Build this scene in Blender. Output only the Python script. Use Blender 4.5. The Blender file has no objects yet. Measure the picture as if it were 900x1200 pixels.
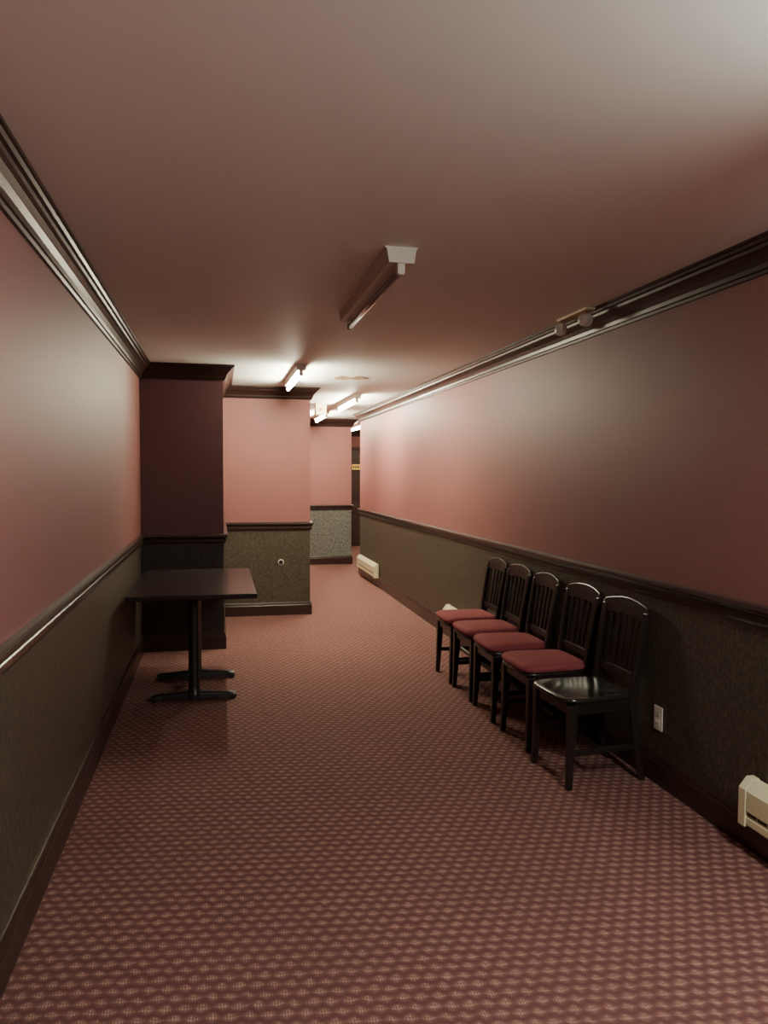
import bpy, bmesh, math
from mathutils import Vector, Matrix
S=bpy.context.scene
COL=S.collection

# ------------------------------------------------------------------ helpers
def obj_from(name, verts, faces, mat=None, parent=None, smooth=False, bevel=0, seg=2):
    me=bpy.data.meshes.new(name); me.from_pydata([tuple(v) for v in verts],[],faces); me.update()
    bm=bmesh.new(); bm.from_mesh(me); bmesh.ops.recalc_face_normals(bm,faces=bm.faces); bm.to_mesh(me); bm.free()
    o=bpy.data.objects.new(name,me); COL.objects.link(o)
    if mat: me.materials.append(mat)
    if smooth:
        for p in me.polygons: p.use_smooth=True
    if bevel:
        b=o.modifiers.new('bevel','BEVEL'); b.width=bevel; b.segments=seg; b.limit_method='ANGLE'; b.angle_limit=math.radians(35)
    if parent: o.parent=parent
    return o
def box(name,x0,x1,y0,y1,z0,z1,mat=None,parent=None,bevel=0,seg=2):
    v=[(x,y,z) for x in (x0,x1) for y in (y0,y1) for z in (z0,z1)]
    f=[(0,1,3,2),(4,6,7,5),(0,4,5,1),(2,3,7,6),(0,2,6,4),(1,5,7,3)]
    return obj_from(name,v,f,mat,parent,bevel=bevel,seg=seg)
def empty(name,loc=(0,0,0)):
    e=bpy.data.objects.new(name,None); e.location=loc; e.empty_display_size=.1; COL.objects.link(e); return e
def loft(name,secs,mat,parent=None,smooth=False,bevel=0,seg=2):
    """secs: list of equal-length rings"""
    n=len(secs[0]); v=[p for s in secs for p in s]; f=[]
    for i in range(len(secs)-1):
        for j in range(n):
            k=(j+1)%n
            f.append((i*n+j,i*n+k,(i+1)*n+k,(i+1)*n+j))
    f.append(tuple(range(n))); f.append(tuple((len(secs)-1)*n+j for j in range(n)))
    return obj_from(name,v,f,mat,parent,smooth,bevel,seg)
def bar_z(name,pts,mat,parent,bevel=.004):
    """pts (x,y,z,hx,hy): rectangular sections stacked in z"""
    return loft(name,[[(x-a,y-b,z),(x+a,y-b,z),(x+a,y+b,z),(x-a,y+b,z)] for x,y,z,a,b in pts],mat,parent,bevel=bevel)
def lathe(name,prof,mat,parent=None,center=(0,0,0),axis='Z',n=24):
    secs=[]
    for r,h in prof:
        ring=[]
        for i in range(n):
            a=2*math.pi*i/n; c,s=r*math.cos(a),r*math.sin(a)
            p={'Z':(c,s,h),'Y':(c,h,s),'X':(h,c,s)}[axis]
            ring.append((p[0]+center[0],p[1]+center[1],p[2]+center[2]))
        secs.append(ring)
    o=loft(name,secs,mat,parent)
    for p in o.data.polygons: p.use_smooth=len(p.vertices)==4
    e=o.modifiers.new('es','EDGE_SPLIT'); e.split_angle=math.radians(40)
    return o
def sweep(name,path,prof,side,mat):
    """profile (d,z): d = distance out from the wall into the room; side=+1 room lies right of path direction"""
    n=len(path); secs=[]
    for i,p in enumerate(path):
        p=Vector(p)
        ds=[]
        if i>0: ds.append((p-Vector(path[i-1])).normalized())
        if i<n-1: ds.append((Vector(path[i+1])-p).normalized())
        ns=[Vector((d.y,-d.x))*side for d in ds]
        if len(ns)==2:
            m=(ns[0]+ns[1]).normalized(); m=m/m.dot(ns[0])
        else: m=ns[0]
        secs.append([(p.x+m.x*d,p.y+m.y*d,z) for d,z in prof])
    return loft(name,secs,mat)

# ------------------------------------------------------------------ materials
def srgb(r,g,b):
    f=lambda c:((c/255+.055)/1.055)**2.4 if c/255>.04045 else c/255/12.92
    return (f(r),f(g),f(b),1)
class NT:
    def __init__(s,name):
        s.m=bpy.data.materials.new(name); s.m.use_nodes=True; s.t=s.m.node_tree
        s.b=s.t.nodes['Principled BSDF']
        s.pos=s.new('ShaderNodeNewGeometry').outputs['Position']
        s.objc=s.new('ShaderNodeTexCoord').outputs['Object']
    def new(s,k,**kw):
        n=s.t.nodes.new(k)
        for a,v in kw.items(): setattr(n,a,v)
        return n
    def set(s,inp,v):
        if isinstance(v,bpy.types.NodeSocket): s.t.links.new(v,inp)
        else: inp.default_value=v
    def math(s,op,a,b=0.0,c=0.0,clamp=False):
        n=s.new('ShaderNodeMath',operation=op); n.use_clamp=clamp
        s.set(n.inputs[0],a); s.set(n.inputs[1],b); s.set(n.inputs[2],c); return n.outputs[0]
    def mix(s,f,a,b):
        n=s.new('ShaderNodeMix',data_type='RGBA'); s.set(n.inputs[0],f); s.set(n.inputs[6],a); s.set(n.inputs[7],b); return n.outputs[2]
    def noise(s,scale,detail=3,vec=None,rough=.5):
        n=s.new('ShaderNodeTexNoise'); n.inputs['Scale'].default_value=scale; n.inputs['Detail'].default_value=detail
        n.inputs['Roughness'].default_value=rough
        s.t.links.new(vec or s.pos,n.inputs['Vector']); return n.outputs['Fac']
    def ramp(s,f,lo,hi):
        n=s.new('ShaderNodeMapRange',interpolation_type='SMOOTHSTEP'); s.set(n.inputs[0],f)
        n.inputs[1].default_value=lo; n.inputs[2].default_value=hi; return n.outputs[0]
    def sep(s,v=None):
        n=s.new('ShaderNodeSeparateXYZ'); s.t.links.new(v or s.pos,n.inputs[0]); return n.outputs
    def bump(s,h,strength=.3,dist=.002):
        n=s.new('ShaderNodeBump'); n.inputs['Strength'].default_value=strength; n.inputs['Distance'].default_value=dist
        s.t.links.new(h,n.inputs['Height']); s.t.links.new(n.outputs[0],s.b.inputs['Normal'])
    def base(s,c,rough=.5,spec=.5,metal=0):
        s.set(s.b.inputs['Base Color'],c); s.set(s.b.inputs['Roughness'],rough)
        s.b.inputs['Specular IOR Level'].default_value=spec; s.b.inputs['Metallic'].default_value=metal

def wall_mat(name,up,lo,lo2):
    t=NT(name); x,y,z=t.sep()
    n=t.noise(1.3,3)
    paint=t.mix(n,up,tuple(c*1.12 for c in up[:3])+(1,))
    # embossed dado paper: small vertical squiggles
    v=t.new('ShaderNodeTexVoronoi'); v.inputs['Scale'].default_value=1
    mp=t.new('ShaderNodeMapping'); mp.inputs['Scale'].default_value=(80,80,34)
    t.t.links.new(t.pos,mp.inputs[0]); t.t.links.new(mp.outputs[0],v.inputs['Vector'])
    emb=t.ramp(v.outputs['Distance'],.15,.7)
    paper=t.mix(emb,lo,lo2)
    f=t.math('GREATER_THAN',z,.965)
    t.base(t.mix(f,paper,paint),t.math('ADD',t.math('MULTIPLY',f,.06),.48),.45)
    fine=t.noise(420,2)
    h=t.math('ADD',t.math('MULTIPLY',fine,t.math('MULTIPLY',f,.25)),t.math('MULTIPLY',emb,t.math('SUBTRACT',1.0,f)))
    t.bump(h,.4,.002)
    return t.m
M_wall=wall_mat('wall_paint_and_dado',srgb(128,82,79),srgb(84,74,60),srgb(58,51,43))
M_wall_return_lit=wall_mat('wall_return_lit_paint_and_dado',srgb(142,92,88),srgb(86,78,61),srgb(62,56,45))  # lit copy of the wall colours: tube light painted in as a lighter tone
M_wall_pier_shaded=wall_mat('wall_pier_shaded_paint_and_dado',srgb(90,56,60),srgb(54,48,41),srgb(38,34,30))  # same wall finish, darkened so the pier's shade is in the colour
M_wall_far_lit=wall_mat('wall_far_lit_paint_and_dado',srgb(144,96,92),srgb(128,130,122),srgb(82,84,80))  # same wall finish, dado and paint lightened to carry the strong far light

t=NT('ceiling_paint'); t.base(t.mix(t.noise(.8,3),srgb(236,238,231),srgb(240,242,235)),.6,.3)
t.bump(t.noise(300,2),.12,.001); M_ceil=t.m

def carpet():
    t=NT('carpet_woven'); x,y,z=t.sep()
    px,py=.052,.044
    wob=t.math('MULTIPLY',t.math('SUBTRACT',t.noise(20,2),.5),.55)
    v=t.math('ADD',t.math('DIVIDE',y,py),t.math('ADD',wob,t.math('MULTIPLY',x,3.0))); row=t.math('FLOOR',v)
    off=t.math('MULTIPLY',t.math('MODULO',t.math('ABSOLUTE',row),2.0),.5)
    u=t.math('ADD',t.math('ADD',t.math('DIVIDE',x,px),off),wob)
    cu=t.math('SUBTRACT',t.math('FRACT',u),.5); cv=t.math('SUBTRACT',t.math('FRACT',v),.5)
    # woven pads: diamond-shaped clusters of light yarn loops, staggered row to row
    lens=t.math('ADD',t.math('ABSOLUTE',cv),t.math('MULTIPLY',t.math('ABSOLUTE',cu),.85))
    pad=t.math('SUBTRACT',1.0,t.ramp(lens,.12,.50))
    ribs=t.math('ADD',t.math('MULTIPLY',t.math('SINE',t.math('MULTIPLY',x,2*math.pi/.0085)),.36),.64)
    rows=t.math('ADD',t.math('MULTIPLY',t.math('SINE',t.math('MULTIPLY',v,2*math.pi*3)),.3),.7)
    band=t.math('MULTIPLY',pad,t.math('MULTIPLY',ribs,rows))
    band=t.math('MULTIPLY',band,t.math('ADD',.3,t.math('MULTIPLY',t.noise(60,2),1.3)),clamp=True)
    grain=t.noise(260,3)
    col=t.mix(band,srgb(108,68,67),srgb(192,158,138))
    col=t.mix(t.math('MULTIPLY',t.ramp(lens,.42,.8),.7),col,srgb(76,44,45))
    col=t.mix(t.math('MULTIPLY',grain,.3),col,srgb(122,86,80))
    big=t.noise(1.2,4)
    col=t.mix(t.math('MULTIPLY',t.ramp(big,.4,.75),.2),col,srgb(98,68,64))
    t.base(col,.9,.15)
    t.bump(t.math('ADD',band,t.math('MULTIPLY',grain,.5)),.55,.005)
    return t.m
M_carpet=carpet()
def simple(name,c,rough,spec=.5,metal=0,vary=.12,scale=25,bump=0,coat=0):
    t=NT(name); n=t.noise(scale,3,t.objc)
    c2=tuple(min(1,k*(1+vary)) for k in c[:3])+(1,); c1=tuple(k*(1-vary) for k in c[:3])+(1,)
    t.base(t.mix(n,c1,c2),rough,spec,metal)
    if bump: t.bump(n,bump,.001)
    if coat: t.b.inputs['Coat Weight'].default_value=coat; t.b.inputs['Coat Roughness'].default_value=.12
    return t.m
M_trim=simple('trim_dark_mahogany_gloss',srgb(50,33,29),.28,.55,scale=8)
M_crown=simple('crown_dark_mahogany_satin',srgb(50,33,29),.36,.3,scale=8)
M_wood=simple('chair_black_lacquer',srgb(34,28,26),.28,.55,scale=14)
M_seatwood=simple('chair_seat_black_gloss',srgb(34,30,27),.16,.7,scale=14)
M_cush=simple('cushion_red_fabric',srgb(140,70,74),.85,.2,scale=300,bump=.4)
M_top=simple('table_top_laminate',srgb(40,31,32),.25,.5,scale=20)
M_iron=simple('cast_iron_black',srgb(26,24,24),.4,.5,scale=60,bump=.2)
M_cream=simple('heater_cream_enamel',srgb(218,208,172),.45,.5,vary=.04)
M_slot=simple('heater_slot_dark',srgb(60,54,42),.6)
M_white=simple('fixture_white_enamel',srgb(192,184,172),.4,.5,vary=.03)
M_plate=simple('plate_ivory_plastic',srgb(220,216,205),.35,.5,vary=.02)
M_dark=simple('dark_plastic',srgb(25,22,20),.5)
M_brass=simple('brass_aged',srgb(150,110,60),.35,.5,1)
M_patch=simple('plaster_damage',srgb(176,150,120),.8,.2,scale=20,vary=.25)
M_door=simple('door_dark_wood',srgb(58,40,34),.4,.5,scale=6)
M_oldtube=simple('unlit_tube_glass',srgb(120,114,108),.15,.6,vary=.02)
def emis(name,c,s):
    t=NT(name); t.base(c,.4); t.b.inputs['Emission Color'].default_value=c; t.b.inputs['Emission Strength'].default_value=s; return t.m
M_tube=emis('lit_fluorescent_tube',(1,.93,.68,1),470)
M_tube_near=emis('lit_fluorescent_tube_cool',(.94,1,.90,1),620)
M_sign=emis('sign_amber_face',srgb(235,190,70),.6)

# ------------------------------------------------------------------ room shell
H=2.45; XL=-.642; XR=2.13; YB=-1.6
Y1,X1=6.79,.045; Y2,X2=8.31,.975; Y3,X3=12.87,2.215; YR=11.6; YF=16.1; XE=4.2
box('floor',XL-.2,XE+.1,YB-.1,YF+.1,-.1,0,M_carpet)
box('ceiling',XL-.2,XE+.1,YB-.1,YF+.1,H,H+.1,M_ceil)
box('wall_left',XL-.12,XL,YB,Y1,0,H,M_wall)
box('wall_left_pier',XL-.12,X1,Y1,Y2,0,H,M_wall_pier_shaded)
box('wall_left_return',XL-.12,X2,Y2,Y3,0,H,M_wall_return_lit)
box('wall_left_far',XL-.12,X3,Y3,YF,0,H,M_wall_far_lit)
box('wall_right',XR,XR+.12,YB,YR-.1,0,H,M_wall)
box('wall_right_return',XR,XE,YR-.1,YR,0,H,M_wall)
box('wall_far',XL-.12,XE+.1,YF,YF+.1,0,H,M_wall)
box('wall_far_right',XE,XE+.1,YR,YF,0,H,M_wall)
box('wall_behind',XL-.12,XR+.12,YB-.1,YB,0,H,M_wall)

left=[(XL,YB),(XL,Y1),(X1,Y1),(X1,Y2),(X2,Y2),(X2,Y3),(X3,Y3),(X3,YF)]
right=[(XR,YB),(XR,YR),(XE,YR)]
h=H
crown=[(0,h-.125),(.014,h-.125),(.018,h-.112),(.026,h-.108),(.03,h-.09),(.042,h-.068),(.058,h-.05),(.07,h-.042),(.074,h-.03),(.086,h-.026),(.092,h-.014),(.1,h-.012),(.1,h),(0,h)]
rail=[(0,.925),(.012,.925),(.015,.935),(.022,.94),(.022,.962),(.016,.968),(.03,.978),(.038,.99),(.036,1.002),(.026,1.008),(0,1.01)]
base=[(0,0),(.018,0),(.018,.105),(.014,.112),(.012,.128),(.006,.14),(0,.142)]
for side,path,s in (('left',left,1),('right',right,-1)):
    sweep('baseboard_'+side,path,base,s,M_trim)
sweep('trim_1',left,crown,1,M_crown); sweep('trim_2',right,crown,-1,M_crown)
sweep('trim_3',left,rail,1,M_trim); sweep('trim_4',right,rail,-1,M_trim)
farp=[(X3+.02,YF),(XE,YF)]
sweep('trim_5',farp,crown,1,M_crown); sweep('trim_6',farp,rail,1,M_trim); sweep('baseboard_far',farp,base,1,M_trim)

# far door (seen through the gap)
d=empty('door_1',(3.0,YF-.03,0))
box('door_leaf',-.42,.42,0,.03,0,2.03,M_door,d,.004)
for i,(a,b) in enumerate(((.15,.95),(1.1,1.88))): box('door_panel_%d'%i,-.3,.3,-.012,.0,a,b,M_door,d,.008)
for n_,a,b,z0,z1 in (('jamb_l',-.5,-.42,0,2.1),('jamb_r',.42,.5,0,2.1),('head',-.42,.42,2.03,2.1)): box(n_,a,b,-.03,.03,z0,z1,M_trim,d,.006)
lathe('knob',[(.012,0),(.012,-.03),(.028,-.04),(.03,-.055),(.018,-.068),(.001,-.07)],M_brass,d,(-.35,0,.98),'Y')

# ------------------------------------------------------------------ fluorescent strip lights
def strip_light(x,y0,y1,tube,w=.055,dp=.055):
    e=empty('fluorescent_strip_light',(x,0,0))
    def prof(y): return [(-w-.008,y,h),(-w-.008,y,h-.006),(-w,y,h-.010),(-w*.86,y,h-dp),(w*.86,y,h-dp),(w,y,h-.010),(w+.008,y,h-.006),(w+.008,y,h)]
    loft('channel',[prof(y0),prof(y1)],M_white,e,bevel=.002)
    for i,(ya,yb) in enumerate(((y0+.005,y0+.03),(y1-.03,y1-.005))):
        bar_z('lamp_holder_%d'%i,[(0,(ya+yb)/2,h-dp-.045,.012,.0125),(0,(ya+yb)/2,h-dp-.038,.016,.0125),(0,(ya+yb)/2,h-dp+.001,.016,.0125)],M_white,e,.003)
    lathe('tube',[(.004,y0+.028),(.014,y0+.03),(.016,y0+.034),(.016,y1-.034),(.014,y1-.03),(.004,y1-.028)],tube,e,(0,0,h-dp-.026),'Y',20)
    for i,(ya,yb) in enumerate(((y0+.03,y0+.045),(y1-.045,y1-.03))):
        lathe('tube_cap_%d'%i,[(.0165,ya),(.0165,yb)],M_white,e,(0,0,h-dp-.026),'Y',20)
    return e
strip_light(.735,3.08,4.34,M_oldtube,w=.062,dp=.065)
strip_light(.69,6.5,7.75,M_tube,w=.04)
strip_light(1.57,8.75,10.1,M_tube,w=.04)
strip_light(1.54,11.1,12.3,M_tube,w=.04)
strip_light(2.52,13.6,14.8,M_tube,w=.04)
strip_light(1.60,.0,1.22,M_tube_near,w=.04)

# ------------------------------------------------------------------ pedestal table
def table():
    e=empty('pedestal_table',(-.165,5.05,0))
    W,z1=.41,.75
    y0,y1=-.03,1.36
    t_=[(-W,y0),(W,y0),(W,y1),(-W,y1)]
    loft('table_top',[[(x*.992,y+(.006 if y<0 else -.006),z1-.034) for x,y in t_],[(x,y,z1-.03) for x,y in t_],[(x,y,z1-.006) for x,y in t_],[(x*.992,y+(.005 if y<0 else -.005),z1) for x,y in t_]],M_top,e,bevel=.003)
    for k,yc in enumerate((.22,.78)):
        # foot bar across x : tapered, slightly arched upper edge, levelling pads
        secs=[]
        for i in range(17):
            s=-1+2*i/16; x=s*.28; a=abs(s)
            ht=.034+.020*(1-a)**1.2+ (.0 if a<.9 else -.006)
            w=.026+.012*(1-a)+ (.006 if a>.85 else 0)
            secs.append([(x,yc-w,.014),(x,yc+w,.014),(x,yc+w*.9,.014+ht*.75),(x,yc+w*.5,.014+ht),(x,yc-w*.5,.014+ht),(x,yc-w*.9,.014+ht*.75)])
        loft('foot_bar_%d'%k,secs,M_iron,e,bevel=.003)
        for j,sx in enumerate((-.258,.258)):
            lathe('leveller_%d_%d'%(k,j),[(.016,0),(.018,.004),(.018,.014),(.01,.018)],M_iron,e,(sx,yc,0),'Z',16)
        lathe('column_%d'%k,[(.05,.03),(.048,.06),(.038,.075),(.038,.09),(.0365,.095),(.0365,.66),(.045,.67),(.05,.69),(.05,.7)],M_iron,e,(0,yc,0),'Z',28)
        for j,(hx,hy) in enumerate(((.3,.022),(.022,.17))):
            bar_z('top_bracket_%d_%d'%(k,j),[(0,yc,.69,hx*.9,hy*.9),(0,yc,.7155,hx,hy)],M_iron,e,.003)
table()

# ------------------------------------------------------------------ dining chairs
def chair(X,Y,rot=0,padded=True):
    e=empty('dining_chair',(X,Y,0)); e.rotation_euler=(0,0,rot)
    # front legs
    for i,sy in enumerate((-1,1)):
        y=sy*.178
        bar_z('leg_front_%d'%i,[(-.202,y*1.03,0,.014,.014),(-.196,y,.12,.0165,.0165),(-.188,y,.30,.021,.021),(-.188,y,.415,.022,.022)],M_wood,e)
    def bx(z): # back sweep
        if z<.44: return .160+.055*((.44-z)/.44)**1.8
        return .160+.066*((z-.44)/.46)**1.25
    zs=[0,.1,.2,.3,.4,.46,.54,.62,.7,.78,.845]
    for i,sy in enumerate((-1,1)):
        pts=[]
        for z in zs:
            yy=sy*(.163+(.022*max(0,(z-.44))/.4))
            hx=.015+.008*max(0,1-abs(z-.43)/.4); pts.append((bx(z),yy,z,hx,.0155))
        bar_z('leg_back_stile_%d'%i,pts,M_wood,e)
    # crest rail, arched
    secs=[]; n=20
    for i in range(n+1):
        s=-1+2*i/n; y=s*.203
        c=.010*(1-s*s); a=abs(s)
        top=.862+.034*max(0,math.cos(s*math.pi/2))**.8
        if a>.9: top-= .012*(a-.9)/.1
        bot=.796+.012*math.cos(s*math.pi/2)
        secs.append([(bx(bot)-.011+c,y,bot),(bx(bot)+.011+c,y,bot),(bx(top)+.009+c,y,top),(bx(top)-.009+c,y,top)])
    loft('crest_rail',secs,M_wood,e,bevel=.004)
    # lower back rail
    secs=[]
    for i in range(n+1):
        s=-1+2*i/n; y=s*.157; c=.008*(1-s*s)
        secs.append([(bx(.50)-.009+c,y,.50),(bx(.50)+.009+c,y,.50),(bx(.54)+.009+c,y,.54),(bx(.54)-.009+c,y,.54)])
    loft('lower_back_rail',secs,M_wood,e,bevel=.003)
    for k in range(5):
        s=(k-2)/2.; secs=[]
        for z in (.53,.6,.67,.74,.81):
            q=(z-.53)/.29; y=s*(.116+.014*q); c=.009*(1-(s*.75)**2)
            hw=.0135+.005*math.sin(q*math.pi)
            secs.append([(bx(z)-.005+c,y-hw,z),(bx(z)+.005+c,y-hw,z),(bx(z)+.005+c,y+hw,z),(bx(z)-.005+c,y+hw,z)])
        loft('back_slat_%d'%k,secs,M_wood,e,bevel=.0015)
    # aprons
    box('apron_front',-.199,-.181,-.16,.16,.362,.418,M_wood,e,.003)
    box('apron_back',.151,.169,-.15,.15,.362,.418,M_wood,e,.003)
    for i,sy in enumerate((-1,1)):
        loft('apron_side_%d'%i,[[(x,sy*yy-.009,.362),(x,sy*yy+.009,.362),(x,sy*yy+.009,.418),(x,sy*yy-.009,.418)] for x,yy in ((-.17,.178),(.146,.164))],M_wood,e,bevel=.003)
        loft('stretcher_side_%d'%i,[[(x,sy*yy-.008,.16),(x,sy*yy+.008,.16),(x,sy*yy+.008,.19),(x,sy*yy-.008,.19)] for x,yy in ((-.184,.178),(.180,.164))],M_wood,e,bevel=.003)
    box('stretcher_cross',-.028,-.008,-.163,.163,.163,.187,M_wood,e,.003)
    # seat outline (rounded trapezoid)
    def outline(sc,N=48,ex=6):
        r=[]
        for i in range(N):
            a=2*math.pi*i/N; c,s=math.cos(a),math.sin(a)
            x=math.copysign(abs(c)**(2/ex),c); y=math.copysign(abs(s)**(2/ex),s)
            fx=-.03+x*.192*sc - .012*(1-y*y)*(x<0)
            fy=y*sc*(.198 + (-.02)*(x+1)/2)
            r.append((fx,fy))
        return r
    def slab(name,lv,mat):
        return loft(name,[[(x,y,z) for x,y in outline(sc)] for sc,z in lv],mat,e,smooth=True)
    if padded:
        slab('seat_frame',[(.96,.416),(1,.42),(1,.432),(.97,.436)],M_wood)
        slab('seat_cushion',[(.93,.435),(1.0,.44),(1.03,.45),(1.03,.462),(.99,.474),(.92,.480),(.78,.485),(.5,.489),(.2,.490),(.02,.490)],M_cush)
    else:
        slab('seat',[(.96,.418),(1.0,.421),(1.03,.43),(1.03,.438),(1.01,.444),(.97,.447),(.9,.446),(.75,.441),(.4,.437),(.02,.436)],M_seatwood)
    return e
for X,Y,r,p in ((1.845,3.58,.06,False),(1.86,4.09,.02,True),(1.855,4.60,-.02,True),(1.86,5.06,.01,True),(1.86,5.50,-.01,True)):
    chair(X,Y,r,p)

# ------------------------------------------------------------------ baseboard heaters
def heater(y0,y1):
    e=empty('baseboard_heater',(XR-.018,0,0))
    P=lambda y,q=0:[(0,y,.13),(-.052-q,y,.13),(-.06-q,y,.138),(-.06-q,y,.165),(-.05,y,.172),(-.05,y,.186),(-.062-q,y,.192),(-.062-q,y,.272),(-.03,y,.312+q*.3),(0,y,.312+q*.3)]
    loft('body',[P(y0+.04),P(y1-.04)],M_cream,e)
    for i,(a,b) in enumerate(((y0,y0+.04),(y1-.04,y1))):
        Q=lambda y:[(0,y,.126),(-.066,y,.126),(-.066,y,.276),(-.032,y,.317),(0,y,.317)]
        loft('end_cap_%d'%i,[Q(a),Q(b)],M_cream,e,bevel=.002)
    box('air_slot',-.0535,-.05,y0+.041,y1-.041,.1735,.1845,M_slot,e)
    n=int((y1-y0)/.06)
    for i in range(n):
        yy=y0+.05+i*.06
        if yy<y1-.05: box('fin_%d'%i,-.058,-.05,yy,yy+.003,.1735,.1845,M_cream,e)
heater(1.5,2.67); heater(5.85,6.85); heater(10.1,11.4)

# ------------------------------------------------------------------ electrical outlet
e=empty('electrical_outlet',(XR,3.38,.325))
box('cover_plate',-.006,0,-.036,.036,-.06,.06,M_plate,e,.003)
for i,z in enumerate((-.027,.027)):
    box('socket_%d'%i,-.0085,-.006,-.017,.017,z-.014,z+.014,M_plate,e,.002)
    for j,y in enumerate((-.007,.007)): box('slot_%d_%d'%(i,j),-.009,-.0084,y-.001,y+.001,z-.004,z+.006,M_dark,e)
e=empty('round_wall_jack',(.66,Y2,.575))
lathe('ring',[(.032,0),(.032,-.004),(.026,-.009),(.018,-.009)],M_plate,e,axis='Y')
lathe('core',[(.023,-.002),(.023,-.011),(.004,-.013)],M_dark,e,axis='Y')

# ------------------------------------------------------------------ emergency light heads on the right crown
e=empty('emergency_light',(XR-.1,4.05,H))
box('bracket',-.06,.0,-.13,.24,-.016,-.001,M_cream,e,.004)
for k,(yy,ang) in enumerate(((-.09,.5),(.21,-.3))):
    lathe('stem_%d'%k,[(.007,-.05),(.007,-.012)],M_brass,e,(-.04,yy,0),'Z',12)
    o=lathe('lamp_head_%d'%k,[(.008,.035),(.022,.03),(.034,.012),(.037,-.008),(.036,-.02),(.03,-.034),(.001,-.038)],M_plate,e,(0,0,0),'Y',24)
    o.location=(-.045,yy,-.065); o.rotation_euler=(math.radians(15),0,ang)
# peeling plaster patch on the ceiling
pts=[(0,0),(.12,.05),(.2,-.02),(.33,.03),(.38,.14),(.27,.2),(.18,.15),(.1,.24),(-.03,.17),(-.06,.07)]
obj=loft('ceiling_plaster_patch',[[(1.13+x*.75,7.2+y*1.2,H-.004) for x,y in pts],[(1.13+x*.75,7.2+y*1.2,H) for x,y in pts]],M_patch)
# junction box on ceiling, beyond the left return
e=empty('ceiling_junction_box',(1.32,10.1,H))
box('case',-.07,.07,-.07,.07,-.15,0,M_cream,e,.006)
lathe('knockout',[(.02,-.071),(.02,-.076),(.001,-.077)],M_brass,e,(0,0,-.08),'Y',12)
# small amber sign on far wall
e=empty('wall_sign',(2.86,YF-.08,1.68))
box('sign_case',-.1,.1,0,.05,-.07,.07,M_dark,e,.005)
box('sign_face',-.085,.085,-.004,0,-.055,.055,M_sign,e)
for i in range(4): box('sign_letter_%d'%i,-.07+i*.037,-.045+i*.037,-.006,-.004,-.03,.03,M_dark,e)

# ------------------------------------------------------------------ world & camera
w=bpy.data.worlds.new('world'); S.world=w; w.use_nodes=True
w.node_tree.nodes['Background'].inputs[0].default_value=(.05,.045,.04,1)
cam=bpy.data.cameras.new('camera'); co=bpy.data.objects.new('camera',cam); COL.objects.link(co)
cam.sensor_fit='VERTICAL'; cam.sensor_height=36; cam.lens=27; cam.clip_start=.02
co.location=(0,0,1.526)
co.rotation_euler=(Matrix.Rotation(math.radians(-12.2),3,'Z')@Matrix.Rotation(math.radians(90-2.8),3,'X')@Matrix.Rotation(math.radians(.25),3,'Z')).to_euler()
S.camera=co
